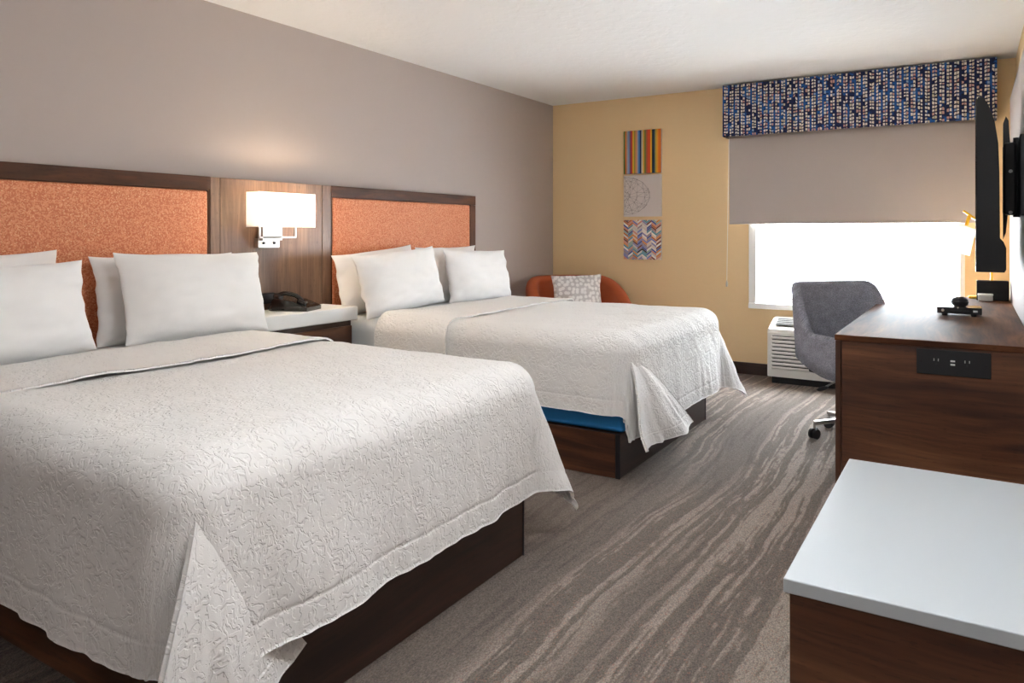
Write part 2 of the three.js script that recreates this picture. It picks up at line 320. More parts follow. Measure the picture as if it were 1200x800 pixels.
// ================= nightstand
{
  const n = thing('nightstand', 'white topped nightstand between the two beds', 'nightstand', [0.2, 0, 3.42]);
  part('top', rb(0.055, 0.35, 0.672, 0.752, 3.07, 3.80, 0.006), white, n);
  part('body', rb(0.055, 0.32, 0.06, 0.671, 3.10, 3.76, 0.003, 'z'), darkWood, n);
  const d = part('drawer', rb(0.321, 0.338, 0.42, 0.64, 3.11, 3.75, 0.003, 'z'), walnut, n);
  part('handle', bar([0.352, 0.55, 3.33], [0.352, 0.55, 3.53], 0.005), steel, d);
  part('base', bx(0.07, 0.28, 0.001, 0.06, 3.13, 3.73, 'z'), black, n);
}

// ================= wall sconce
{
  const l = thing('wall_sconce', 'rectangular white fabric wall lamp with satin metal bracket, lit', 'wall lamp', [0.05, 1.1, 3.43]);
  const x0 = 0.062, x1 = 0.168, y0 = 1.228, y1 = 1.421, z0 = 3.242, z1 = 3.652, t = 0.002;
  const shadeMat = phy({ color: 0xfffaf2, roughness: 1, transmission: 0.55, thickness: 0, emissive: new THREE.Color(1, 0.93, 0.84), emissiveIntensity: 0.07 });
  part('lamp_shade', merge([bx(x1 - t, x1, y0, y1, z0, z1), bx(x0, x1, y0, y1, z0, z0 + t), bx(x0, x1, y0, y1, z1 - t, z1)]), shadeMat, l);
  part('shade_rim', merge([y0, y1].flatMap(y => [bx(x1 - 0.003, x1 + 0.0006, y - 0.002, y + 0.002, z0, z1), bx(x0, x1, y - 0.002, y + 0.002, z0 - 0.0006, z0 + 0.003), bx(x0, x1, y - 0.002, y + 0.002, z1 - 0.003, z1 + 0.0006)])), cotton, l);
  part('bracket', merge([rb(0.10, 0.112, 1.162, 1.174, 3.335, 3.605, 0.002), rb(0.10, 0.112, 1.162, 1.30, 3.593, 3.605, 0.002), rb(0.10, 0.112, 1.162, 1.30, 3.335, 3.347, 0.002), rb(0.10, 0.112, 1.288, 1.30, 3.335, 3.605, 0.002), rb(0.075, 0.112, 1.15, 1.30, 3.44, 3.58, 0.003)]), chrome, l);
  const bp = part('backplate', rb(0.0495, 0.082, 1.108, 1.162, 3.435, 3.588, 0.003), chrome, l);
  for (const z of [3.475, 3.55]) part('switch', bar([0.081, 1.136, z], [0.090, 1.136, z], 0.007, 12), black, bp);
  for (const z of [3.34, 3.555]) {
    const b = part('bulb', new THREE.SphereGeometry(0.026, 20, 14).translate(0.115, 1.325, z), std({ color: 0xffffff, emissive: new THREE.Color(1, 0.82, 0.6), emissiveIntensity: 0.8 }), l);
    const p = new THREE.PointLight(new THREE.Color(1, 0.80, 0.58), SCONCE, 0, 2); p.name = 'sconce_light'; p.position.set(0.115 - 0.05, 1.325 - 1.1, z - 3.43); p.castShadow = true; p.shadow.radius = 1.2; l.add(p);
  }
}

// ================= unseen ceiling lamps, out of view, placed to light the beds and walls
for (const [x, z, cd] of UNSEEN_CEILING_LAMPS) {
  const l = thing('unseen_ceiling_lamp', z < 4 ? 'unseen round white ceiling lamp, placed to light the bed nearer the window' : z < 6 ? 'unseen round white ceiling lamp above the white bench, placed to light the bed foot' : 'unseen round white ceiling lamp at the entry end, placed to light the near room', 'ceiling lamp', [x, 2.44, z]);
  part('canopy', new THREE.CylinderGeometry(0.16, 0.165, 0.03, 40).translate(0, -0.016, 0), steel, l, null, true);
  const dome = new THREE.LatheGeometry(Array.from({ length: 14 }, (_, i) => { const a = i / 13 * Math.PI / 2; return new THREE.Vector2(0.19 * Math.sin(a), -0.03 - 0.10 * Math.cos(a)); }), 40);
  part('diffuser', dome, std({ color: 0xffffff, roughness: 0.6, emissive: new THREE.Color(0.92, 0.96, 1), emissiveIntensity: 0.25 }), l, null, true);
  const p = new THREE.PointLight(new THREE.Color(0.90, 0.95, 1.0), cd, 0, 2); p.name = 'unseen_ceiling_light'; p.position.set(0, -0.16, 0); p.castShadow = true; p.shadow.radius = 8; l.add(p);
}

// ================= beds
function grid(A, B, pos, thick, su = 1, sv = 1) {          // closed thin shell over a parameter grid
  const na = A.length, nb = B.length, P = [], uv = [];
  for (let i = 0; i < na; i++) for (let j = 0; j < nb; j++) { P.push(pos(A[i], B[j])); uv.push(A[i] * su, B[j] * sv); }
  const N = P.map((_, k) => {
    const i = Math.floor(k / nb), j = k % nb, a = P[Math.min(na - 1, i + 1) * nb + j], b = P[Math.max(0, i - 1) * nb + j], c = P[i * nb + Math.min(nb - 1, j + 1)], d = P[i * nb + Math.max(0, j - 1)];
    const u = [a[0] - b[0], a[1] - b[1], a[2] - b[2]], v = [c[0] - d[0], c[1] - d[1], c[2] - d[2]];
    const n = [v[1] * u[2] - v[2] * u[1], v[2] * u[0] - v[0] * u[2], v[0] * u[1] - v[1] * u[0]], L = Math.hypot(...n) || 1; return n.map(e => e / L);
  });
  const pos2 = [], idx = [], n = na * nb;
  for (const p of P) pos2.push(...p);
  P.forEach((p, k) => pos2.push(p[0] - N[k][0] * thick, p[1] - N[k][1] * thick, p[2] - N[k][2] * thick));
  for (let i = 0; i < na - 1; i++) for (let j = 0; j < nb - 1; j++) { const a = i * nb + j, b = a + nb, c = b + 1, d = a + 1; idx.push(a, d, b, b, d, c); idx.push(n + a, n + b, n + d, n + b, n + c, n + d); }
  const edge = (a, b) => idx.push(a, n + a, b, b, n + a, n + b);
  for (let j = 0; j < nb - 1; j++) { edge(j + 1, j); edge((na - 1) * nb + j, (na - 1) * nb + j + 1); }
  for (let i = 0; i < na - 1; i++) { edge(i * nb, (i + 1) * nb); edge((i + 1) * nb + nb - 1, i * nb + nb - 1); }
  const g = new THREE.BufferGeometry(); g.setAttribute('position', new THREE.Float32BufferAttribute(pos2, 3)); g.setAttribute('uv', new THREE.Float32BufferAttribute(uv.concat(uv), 2)); g.setIndex(idx); g.computeVertexNormals(); return g;
}
function samples(a, b, n, extra = []) { const s = Array.from({ length: n + 1 }, (_, i) => lerp(a, b, i / n)); for (const e of extra) s.push(e); return s.sort((p, q) => p - q).filter((v, i, t) => !i || v - t[i - 1] > 0.0012); }
// drape over the box head..x1, z0..z1 with top T; far and near overhang Qf, Qn, foot overhang P
function drape(o) {
  const r = o.r, sd = o.seed, nFar = 3.0, nNear = o.fold ? 8 : 2.7;
  return (a, b) => {
    const xe = o.foot === false ? 99 : o.x1 - r, xi = Math.min(a, xe), p = Math.max(0, a - xe), zi = clamp(b, o.z0 + r, o.z1 - r), q = b - zi, aq = Math.abs(q), sg = Math.sign(q);
    const n = sg > 0 ? nNear : nFar, rho = p && aq ? Math.pow(p ** n + aq ** n, 1 / n) : p + aq, phi = Math.atan2(aq, p);
    const cx = rho ? Math.cos(phi) : 0, cz = rho ? Math.sin(phi) * sg : 0, lim = r * Math.PI / 2;
    let out, drop, th; const over = Math.max(0, rho - lim);
    if (rho < lim) { th = rho / r; out = r * Math.sin(th); drop = r * (1 - Math.cos(th)); } else { th = Math.PI / 2; out = r; drop = r; }
    const corner = p && aq ? Math.sin(2 * phi) ** 1.3 : 0, w = b * 1.0 + a * 0.8 + (p && aq ? phi * 0.25 : 0);
    const fl = 0.05 + corner * o.flare * (sg > 0 && o.fold ? 0.15 : 1) * (0.75 + 0.5 * Math.cos(6 * phi + sd));
    out += over * fl; drop += over * Math.sqrt(Math.max(0.2, 1 - fl * fl));
    const fall = smooth(0, 0.5, over);
    const along = p > aq ? b : a + sg * 7;
    const fold = (fbm(along * 5.5 + sd, drop * 1.2, 2, sd) - 0.5) * 0.075 * fall + (fbm(along * 14 + sd, drop * 2.5, 2, sd + 3) - 0.5) * 0.03 * fall + corner * fall * 0.018 * Math.sin(phi * 14 + sd);
    const topN = (fbm(a * 2.2 + sd, b * 2.2, 3, sd + 7) - 0.5) * 0.022 + (fbm(a * 11, b * 11, 3, sd + 11) - 0.5) * 0.008;
    let disp = topN * (1 - 0.5 * fall) + (o.off || 0) + Math.max(0, fold + 0.008 * fall);
    if (o.seam) { const e = o.seam(a, b); disp -= 0.004 * Math.max(0, 1 - Math.abs(e) / 0.006); }
    if (o.edit) disp += o.edit(a, b, drop);
    const s = Math.sin(th), c = Math.cos(th);
    const y = o.T - drop + disp * c, yh = Math.max(y, 0.012);
    return [xi + (out + disp * s) * cx, yh, zi + (out + disp * s) * cz];
  };
}
function makeBed(z0, z1, bz0, bz1, bxf, words, opt) {
  const zc = (z0 + z1) / 2, { where, seed } = words;
  const base = thing('bed_base', 'dark walnut box bed base ' + where, 'bed base', [1.05, 0, zc]);
  const foot = part('shaded_foot_panel', rb(bxf - 0.022, bxf, 0.001, 0.215, bz0, bz1, 0.003, 'z'), darkWood, base);  // darker wood than the sides: shade under the overhang put into the colour
  part('corner_strip', rb(bxf - 0.02, bxf + 0.004, 0.001, 0.214, bz1 - 0.004, bz1 + 0.003, 0.002, 'y'), charcoal, base);
  part('corner_strip', rb(bxf - 0.02, bxf + 0.004, 0.001, 0.214, bz0 - 0.003, bz0 + 0.004, 0.002, 'y'), charcoal, base);
  for (const s of [0, 1]) part('side_panel', rb(0.075, bxf - 0.0225, 0.001, 0.215, s ? bz1 - 0.022 : bz0, s ? bz1 : bz0 + 0.022, 0.003, 'x'), walnut, base);
  part('deck', bx(0.08, bxf - 0.023, 0.19, 0.214, bz0 + 0.023, bz1 - 0.023), darkWood, base);
  single('box_spring', rb(0.08, bxf + 0.015, 0.2155, 0.42, z0 + 0.03, z1 - 0.03, 0.03, 'x', 3), blueFabric, 'blue fabric box spring under the mattress ' + where, 'box spring', [1.05, 0.2155, zc]);
  const m = thing('mattress', 'white sheeted mattress ' + where, 'mattress', [1.05, 0.4205, zc]);
  part('fitted_sheet', rb(0.075, 2.03, 0.4205, 0.68, z0 + 0.02, z1 - 0.02, 0.085, 'x', 5), sheet, m);
  const T = 0.705, P = opt.P, Qn = opt.Qn, Qf = opt.Qf;
  const cfg = { x1: 2.10, z0: z0 - 0.012, z1: z1 + 0.012, T, r: 0.115, P, Qn, Qf, seed, flare: opt.flare, fold: opt.fold };
  const hx = 2.10 + P, hn = cfg.z1 + Qn, hf = cfg.z0 - Qf, hem = 0.075;
  cfg.seam = (a, b) => { const d = [hx - hem - a, hn - hem - b, b - (hf + hem)]; return d.reduce((m, e) => Math.abs(e) < Math.abs(m) ? e : m, 9); };
  const A = samples(0.86, hx, 170, [hx - hem, hx - hem - 0.004, hx - hem + 0.004]), B = samples(hf, hn, 210, [hn - hem, hn - hem - 0.004, hn - hem + 0.004, hf + hem, hf + hem - 0.004, hf + hem + 0.004]);
  const d = single('duvet', grid(A, B, drape(cfg), 0.014), linen, words.duvet, 'duvet', [1.5, T, zc]);
  // loose triangle of the corner folded over the foot end, with its own plain hem
  if (opt.fold) {
    const f = opt.fold, S = samples(0, 1, 70), U = samples(0, 1, 60, [0.865, 0.872, 0.879]);
    const fp = (t, w) => {                        // t: apex to hem, w: near edge to far edge
      const zb = lerp(f.zn, f.zf, w), yb = lerp(f.yn, f.yf, w) + f.dip * Math.sin(w * Math.PI), z = lerp(lerp(f.za, f.za - 0.02, w), zb, Math.pow(t, 0.9)), y = lerp(f.ya, yb, t);
      const fold = (fbm(w * 6 + seed, t * 1.4, 2, seed + 90) - 0.5) * 0.10 * t * t + 0.02 * t * Math.sin(w * 9 + seed);
      const groove = Math.max(0, 1 - Math.abs(t - 0.872) / 0.007) * 0.004;
      return [f.xa + lerp(-0.06, lerp(f.out, f.outFar, smooth(f.blend, 1, w)), Math.pow(t, 0.55)) + Math.max(-0.02, fold) * (1 - smooth(0.75, 1, w) * 0.7) - groove - f.tuck * t * smooth(0.25, 0, w), y, z];
    };
    const fg = grid(U, S, (t, w) => fp(t, 1 - w), 0.012), q = fg.attributes.position, fu = fg.attributes.uv; for (let i = 0; i < q.count; i++) fu.setXY(i, q.getY(i), q.getZ(i));
    part('corner_fold', fg, linen, d);
  }
  // band folded back over the head end of the duvet
  const R = rng(seed), ed = 1.015;
  const bc = { ...cfg, foot: false, off: 0.012, seam: null, seed: seed + 40, z0: cfg.z0 - 0.004, z1: cfg.z1 + 0.004, edit: (a, b, drop) => smooth(ed - 0.10, ed, a) * (0.006 * Math.max(0, fbm(b * 7, 1, 2, seed + 3) - 0.4) * 2) };
  const bpos = drape(bc), band = (a, b) => bpos(a + (a - 0.48) / (ed - 0.48) * ((fbm(b * 2.2, 3, 3, seed + 60) - 0.5) * 0.07), b);
  part('folded_band', grid(samples(0.50, ed, 60), samples(hf + opt.bandF, hn - opt.bandN, 190), band, 0.009), linen, d);
  return d;
}
makeBed(3.885, 5.43, 4.017, 5.31, 2.085, { where: 'of the bed facing the white bench', seed: 3, duvet: 'white crinkled duvet on the bed facing the white bench' }, { P: 0.43, Qn: 0.40, Qf: 0.40, flare: 0.28, bandF: 0.1, bandN: 0.05, fold: { xa: 2.115, za: 5.355, ya: 0.61, zn: 5.60, zf: 4.95, yn: 0.07, yf: 0.20, dip: -0.02, out: 0.085, outFar: -0.035, blend: 0.1, tuck: 0.0 } });
makeBed(1.50, 3.06, 1.70, 3.05, 2.045, { where: 'of the bed nearer the window', seed: 8, duvet: 'white crinkled duvet on the bed nearer the window' }, { P: 0.46, Qn: 0.345, Qf: 0.42, flare: 0.28, bandF: 0.1, bandN: 0.02, fold: { xa: 2.11, za: 2.99, ya: 0.60, zn: 3.12, zf: 2.32, yn: 0.18, yf: 0.14, dip: -0.015, out: 0.085, outFar: 0.07, blend: 0.35, tuck: 0.01 } });

// ================= pillows
function pillowGeo(w, h, t, seed, sag = 0.03) {
  const n = 44, P = [], uv = [], idx = [], R = rng(seed), lean = (R() - 0.5) * 0.04;
  const f = s => {
    const st = P.length / 3;
    for (let i = 0; i <= n; i++) for (let j = 0; j <= n; j++) {
      const u = -Math.cos(Math.PI * i / n), v = -Math.cos(Math.PI * j / n);
      const edge = Math.pow(Math.max(0, (1 - Math.abs(u) ** 2.6) * (1 - Math.abs(v) ** 2.2)), 0.55);
      let Z = w / 2 * u * (1 - 0.055 * (1 - v * v) * (0.9 + 0.2 * fbm(v * 3 + seed, u > 0 ? 1 : 9, 2, seed)) + 0.02 * v * v * v * v), Y = h / 2 * v * (1 - 0.06 * (1 - u * u * u * u) * (v > 0 ? 0.8 : -0.1));
      Y -= (1 - edge) * 0.0; const belly = 1 + 0.18 * -v;
      let X = s * t / 2 * edge * belly;
      const wr = (fbm(u * 2.2 + seed, v * 2.2, 3, seed + 2) - 0.5) * 0.03 * edge + (Math.abs(vn(u * 5 + v * 3 + seed, v * 2, seed + 4) - 0.5) - 0.25) * 0.02 * edge * smooth(0.3, 0.95, Math.max(Math.abs(u), Math.abs(v)));
      const ear = (1 - edge) * (fbm(u * 4 + seed, v * 4, 2, seed + 8) - 0.5) * 0.03;
      P.push(X + s * wr + ear, Y + h / 2 + lean * Z, Z); uv.push(Z, Y);
    }
    for (let i = 0; i < n; i++) for (let j = 0; j < n; j++) { const a = st + i * (n + 1) + j, b = a + n + 1, c = b + 1, d = a + 1; s > 0 ? idx.push(a, d, b, b, d, c) : idx.push(a, b, d, b, c, d); }
  };
  f(1); f(-1);
  let g = new THREE.BufferGeometry(); g.setAttribute('position', new THREE.Float32BufferAttribute(P, 3)); g.setAttribute('uv', new THREE.Float32BufferAttribute(uv, 2)); g.setIndex(idx);
  g.computeVertexNormals(); return g;
}
// each: centre x at base, base y, centre z, width, height, thickness, lean back, turn about y, roll in its plane
const pillows = [
  [0.195, 0.681, 4.18, 0.74, 0.41, 0.15, 0.15, 0.00, 0.00, 21, 'back white pillow on the nightstand side, bed facing the white bench'],
  [0.40, 0.69, 4.16, 0.75, 0.415, 0.19, 0.24, -0.02, -0.01, 22, 'front white pillow beside the nightstand, bed facing the white bench'],
  [0.195, 0.681, 5.05, 0.74, 0.41, 0.15, 0.15, 0.00, 0.03, 23, 'back white pillow farthest from the nightstand, bed facing the white bench'],
  [0.40, 0.68, 5.04, 0.76, 0.385, 0.19, 0.24, 0.02, 0.03, 24, 'front white pillow farthest from the nightstand, bed facing the white bench'],
  [0.20, 0.676, 2.675, 0.76, 0.385, 0.15, 0.16, 0.00, 0.08, 25, 'back white pillow sticking out toward the nightstand, bed nearer the window'],
  [0.40, 0.676, 2.655, 0.84, 0.39, 0.19, 0.26, 0.05, 0.06, 26, 'front white pillow beside the nightstand, bed nearer the window'],
  [0.20, 0.681, 1.90, 0.72, 0.415, 0.15, 0.16, 0.00, 0.00, 27, 'back white pillow behind the front pillow, armchair side of the bed nearer the window'],
  [0.39, 0.68, 1.79, 0.76, 0.385, 0.18, 0.22, -0.04, -0.03, 28, 'front white pillow on the armchair side of the bed nearer the window'],
];
for (const [x, y, z, w, h, t, lean, turn, roll, seed, label] of pillows) {
  const g = pillowGeo(w, h, t, seed); g.rotateX(roll); g.rotateZ(lean); g.rotateY(turn);
  g.computeBoundingBox(); g.translate(0, -g.boundingBox.min.y, 0);
  const o = single('pillow', g, cotton, label, 'pillow', [0, 0, 0], 'white bed pillows'); o.position.set(x, y, z);
}

// ================= armchair in the corner
function tubShell(pathPts, thick, heightAt, bottomAt, n = 60, flare = 0) {      // wall swept along a plan path, rounded top, variable height
  const curve = new THREE.CatmullRomCurve3(pathPts.map(p => new THREE.Vector3(p[0], 0, p[1])), false, 'centripetal'), prof = 14, P = [], uv = [], idx = [];
  for (let i = 0; i <= n; i++) {
    const s = i / n, c = curve.getPointAt(s), t = curve.getTangentAt(s), nx = t.z, nz = -t.x, hgt = heightAt(s), bot = bottomAt(s);
    for (let k = 0; k < prof; k++) {
      let off, y; const hh = thick / 2;
      if (k < 3) { off = hh; y = lerp(bot, hgt - hh, k / 3); } else if (k < 10) { const a = (k - 3) / 6 * Math.PI; off = hh * Math.cos(a); y = hgt - hh + hh * Math.sin(a); } else { off = -hh; y = lerp(hgt - hh, bot, (k - 9) / 4); }
      const fl = flare * (y - bot);
      P.push(c.x + nx * (off + fl), y, c.z + nz * (off + fl)); uv.push(s * curve.getLength(), y + off);
    }
  }
  const n0 = prof; for (let i = 0; i < n; i++) for (let k = 0; k < prof; k++) { const a = i * n0 + k, b = a + n0, c = i * n0 + (k + 1) % prof, d = c + n0; idx.push(a, b, c, b, d, c); }
  for (const i of [0, n]) { const c = P.length / 3; let m = [0, 0, 0]; for (let k = 0; k < prof; k++) for (let e = 0; e < 3; e++) m[e] += P[(i * n0 + k) * 3 + e] / prof; P.push(...m); uv.push(0, m[1]); for (let k = 0; k < prof; k++) { const a = i * n0 + k, b = i * n0 + (k + 1) % prof; i ? idx.push(a, c, b) : idx.push(a, b, c); } }
  const g = new THREE.BufferGeometry(); g.setAttribute('position', new THREE.Float32BufferAttribute(P, 3)); g.setAttribute('uv', new THREE.Float32BufferAttribute(uv, 2)); g.setIndex(idx); g.computeVertexNormals(); return g;
}
{
  const a = thing('armchair', 'rust orange tub armchair in the corner behind the bed nearer the window', 'armchair', [0.63, 0, 0.65], Math.PI / 4);
  const plan = [[-0.37, 0.27], [-0.38, 0.06], [-0.37, -0.18], [-0.28, -0.34], [0, -0.40], [0.28, -0.34], [0.37, -0.18], [0.38, 0.06], [0.37, 0.27]];
  part('back_shell', tubShell(plan, 0.11, s => 0.56 + 0.25 * smooth(0.0, 0.36, 0.5 - Math.abs(s - 0.5)), () => 0.14, 70, 0.03), rust, a);
  part('seat_cushion', rb(-0.31, 0.31, 0.30, 0.45, -0.31, 0.32, 0.05, 'x', 4), rust, a);
  part('seat_base', rb(-0.33, 0.33, 0.14, 0.30, -0.32, 0.27, 0.02), rust, a);
  for (const [x, z] of [[-0.33, 0.24], [0.33, 0.24], [-0.26, -0.28], [0.26, -0.28]]) part('leg', bar([x, 0, z], [x, 0.145, z], 0.016, 12, 0.024), darkWood, a);
  const g = pillowGeo(0.45, 0.38, 0.13, 51); { const uv = g.attributes.uv; for (let i = 0; i < uv.count; i++) uv.setXY(i, uv.getX(i) / 0.45 + 0.5, uv.getY(i) / 0.45 + 0.5); }
  g.rotateZ(0.22); g.rotateY(-Math.PI / 4); g.computeBoundingBox(); g.translate(0, -g.boundingBox.min.y, 0);
  const c = single('throw_cushion', g, cushionFabric, 'pale grey patterned cushion on the rust armchair', 'cushion'); c.position.set(0.60, 0.452, 0.62);
}

// ================= desk with drawers, knee space toward the window
{
  const d = thing('desk', 'long walnut desk along the wall under the television', 'desk', [3.35, 0, 1.73]);
  part('desktop', rb(2.995, 3.6985, 0.735, 0.76, 0.50, 2.95, 0.003, 'z'), walnutTop, d);
  part('end_panel', rb(3.022, 3.697, 0.001, 0.734, 2.922, 2.944, 0.002, 'x'), walnut, d);
  part('front_stile', rb(2.998, 3.020, 0.001, 0.734, 2.925, 2.949, 0.002, 'y'), walnut, d);
  part('carcass', bx(3.022, 3.697, 0.06, 0.734, 2.06, 2.921), walnut, d);
  part('plinth', bx(3.06, 3.69, 0.001, 0.06, 2.08, 2.90), black, d);
  for (let k = 0; k < 3; k++) { const f = part('drawer_front', rb(3.003, 3.021, 0.07 + k * 0.222, 0.285 + k * 0.222, 2.065, 2.918, 0.003, 'z'), walnut, d); part('handle', bar([2.985, 0.20 + k * 0.222, 2.38], [2.985, 0.20 + k * 0.222, 2.60], 0.005), steel, f); }
  part('end_panel', rb(3.02, 3.697, 0.001, 0.734, 0.52, 0.545, 0.002, 'x'), walnut, d);
  const o = thing('power_outlet', 'black power and USB outlet plate on the desk end panel', 'outlet', [3.43, 0.625, 2.945]);
  part('plate', rb(3.303, 3.557, 0.626, 0.726, 2.9445, 2.951, 0.002), std({ color: 0x17171a, roughness: 0.55 }), o);
  const sock = (x, parent) => { part('socket_slot', merge([bx(x - 0.009, x - 0.006, 0.681, 0.691, 2.951, 2.9518), bx(x + 0.006, x + 0.009, 0.681, 0.691, 2.951, 2.9518)]), greyPlastic, parent); part('ground_hole', bar([x, 0.668, 2.951], [x, 0.668, 2.952], 0.004, 10), charcoal, parent); };
  sock(3.372, o); sock(3.478, o);
  for (const y of [0.671, 0.685]) part('usb_port', rb(3.421, 3.437, y - 0.0035, y + 0.0035, 2.951, 2.953, 0.001), white, o);
  for (const x of [3.32, 3.54]) part('screw', bar([x, 0.676, 2.951], [x, 0.676, 2.9522], 0.0035, 10), black, o);
}

// ================= things on the desk
{
  const b = thing('set_top_box', 'slim black set-top box on the desk', 'set-top box', [3.436, 0.76, 1.80]);
  part('case', rb(3.336, 3.536, 0.772, 0.806, 1.72, 1.87, 0.003), blackGloss, b);
  part('front_plate', rb(3.337, 3.535, 0.773, 0.805, 1.8695, 1.873, 0.001), black, b);
  part('button', bar([3.362, 0.789, 1.873], [3.362, 0.789, 1.877], 0.007, 14), chrome, b);
  part('status_light', rb(3.497, 3.517, 0.784, 0.794, 1.873, 1.875, 0.001), std({ color: 0xffffff, roughness: 0.4 }), b);
  part('slot', rb(3.40, 3.48, 0.786, 0.792, 1.873, 1.8745, 0.0007), charcoal, b);
  for (const [x, z] of [[3.37, 1.85], [3.50, 1.85], [3.37, 1.74], [3.50, 1.74]]) part('foot', new THREE.CylinderGeometry(0.014, 0.012, 0.0118, 16).translate(x, 0.766, z), black, b);
  const p = thing('black_puck', 'round black puck resting on the set-top box', 'puck', [3.438, 0.8065, 1.80]);
  part('body', new THREE.LatheGeometry([[0, 0], [0.028, 0], [0.036, 0.008], [0.040, 0.022], [0.037, 0.036], [0.026, 0.046], [0, 0.049]].map(q => new THREE.Vector2(...q)), 32), charcoal, p, null, true);
  part('ring', new THREE.TorusGeometry(0.0385, 0.0028, 8, 32).rotateX(Math.PI / 2).translate(0, 0.024, 0), black, p, null, true);
  part('cap', new THREE.CylinderGeometry(0.017, 0.019, 0.004, 24).translate(0, 0.049, 0), blackGloss, p, null, true);

  const k = thing('desk_organizer', 'black box organizer at the window end of the desk', 'organizer', [3.60, 0.76, 0.67]);
  part('box', merge([rb(3.515, 3.69, 0.7605, 0.768, 0.62, 0.72, 0.002), rb(3.515, 3.523, 0.7605, 0.885, 0.62, 0.72, 0.002), rb(3.682, 3.69, 0.7605, 0.885, 0.62, 0.72, 0.002), rb(3.515, 3.69, 0.7605, 0.885, 0.62, 0.628, 0.002), rb(3.515, 3.69, 0.81, 0.885, 0.712, 0.72, 0.002), rb(3.60, 3.69, 0.7605, 0.885, 0.711, 0.719, 0.002)]), black, k);
  const n = thing('note_box', 'small pale grey box in front of the black organizer', 'box', [3.56, 0.7605, 0.757]);
  part('tray', rb(3.523, 3.603, 0.7605, 0.795, 0.73, 0.785, 0.004), greyPlastic, n); part('lid', rb(3.521, 3.605, 0.7955, 0.805, 0.728, 0.787, 0.003), white, n);

  const l = thing('desk_lamp', 'yellow desk lamp with tilted white shade at the window end of the desk', 'desk lamp', [3.585, 0.76, 0.56]);
  part('base', rb(3.47, 3.68, 0.7605, 0.776, 0.512, 0.606, 0.006), yellow, l);
  part('stem', bar([3.60, 0.776, 0.56], [3.60, 1.20, 0.56], 0.007, 12), yellow, l);
  part('arm', merge([bar([3.63, 1.19, 0.56], [3.441, 1.342, 0.55], 0.008, 12), bar([3.476, 1.312, 0.55], [3.458, 1.245, 0.55], 0.011, 12)]), yellow, l);
  const sg = new THREE.LatheGeometry([[0.056, 0], [0.059, 0], [0.09, -0.175], [0.087, -0.175], [0.056, -0.001]].map(q => new THREE.Vector2(...q)), 40);
  sg.rotateZ(-0.375); sg.translate(3.458, 1.236, 0.55);
  part('lamp_shade', sg, phy({ color: 0xfdfaf4, roughness: 1, transmission: 0.45, thickness: 0, emissive: new THREE.Color(1, 0.96, 0.9), emissiveIntensity: 0.03 }), l);
  part('shade_cap', new THREE.CylinderGeometry(0.057, 0.057, 0.004, 32).rotateZ(-0.375).translate(3.458, 1.236, 0.55), white, l);
  part('bulb', new THREE.SphereGeometry(0.024, 16, 12).translate(3.43, 1.155, 0.55), std({ color: 0xffffff, emissive: new THREE.Color(1, 0.9, 0.75), emissiveIntensity: 0.5 }), l);
  const p2 = new THREE.PointLight(new THREE.Color(1, 0.9, 0.76), DESK_LAMP, 0, 2); p2.name = 'desk_light'; p2.position.set(3.43 - 3.585, 1.155 - 0.76, 0.55 - 0.56); p2.castShadow = true; l.add(p2);
}

// ================= television on its wall arm
{
  const t = thing('television', 'black flat television seen edge-on above the desk', 'television', [3.55, 1.035, 2.17]);
  const s = new THREE.Shape(); [[0, 0], [0.092, 0], [0.097, 0.01], [0.097, 0.095], [0.088, 0.12], [0.076, 0.135], [0.074, 0.40], [0.070, 0.52], [0.058, 0.61], [0.036, 0.68], [0.022, 0.705], [0.014, 0.711], [0.006, 0.711], [0, 0.70]].forEach((q, i) => i ? s.lineTo(...q) : s.moveTo(...q));
  const g = new THREE.ExtrudeGeometry(s, { depth: 1.22, bevelEnabled: true, bevelThickness: 0.004, bevelSize: 0.003, bevelSegments: 2 }); g.translate(3.511, 1.036, 1.556);
  part('housing', g, std({ color: 0x050507, roughness: 0.7 }), t);
  part('bezel', rb(3.5065, 3.5105, 1.034, 1.748, 1.552, 2.782, 0.002), blackGloss, t);
  part('screen', bx(3.505, 3.5066, 1.055, 1.735, 1.566, 2.768), phy({ color: 0x050507, roughness: 0.08, clearcoat: 1 }), t);
  const m = thing('television_mount', 'black swivel wall mount behind the television', 'wall mount', [3.66, 1.24, 2.3]);
  part('tilt_plate', (() => { const q = new THREE.Shape(); [[0.002, 0], [0.012, 0.03], [0.02, 0.12], [0.028, 0.44], [0.022, 0.54], [0.012, 0.56], [0.002, 0.53]].forEach((e, i) => i ? q.lineTo(...e) : q.moveTo(...e)); const e = new THREE.ExtrudeGeometry(q, { depth: 0.05, bevelEnabled: false }); e.translate(3.612, 1.165, 2.26); return e; })(), charcoal, m);
  part('arm', merge([rb(3.613, 3.662, 1.275, 1.60, 2.24, 2.27, 0.012), rb(3.613, 3.662, 1.275, 1.60, 2.33, 2.36, 0.012)]), charcoal, m);
  part('pivot', bar([3.665, 1.265, 2.30], [3.665, 1.625, 2.30], 0.014, 16), black, m);
  part('wall_plate', rb(3.672, 3.6995, 1.27, 1.63, 2.18, 2.42, 0.006), charcoal, m);
  for (const y of [1.285, 1.47]) part('bolt', bar([3.64, y, 2.361], [3.64, y, 2.368], 0.008, 8), steel, m);
}

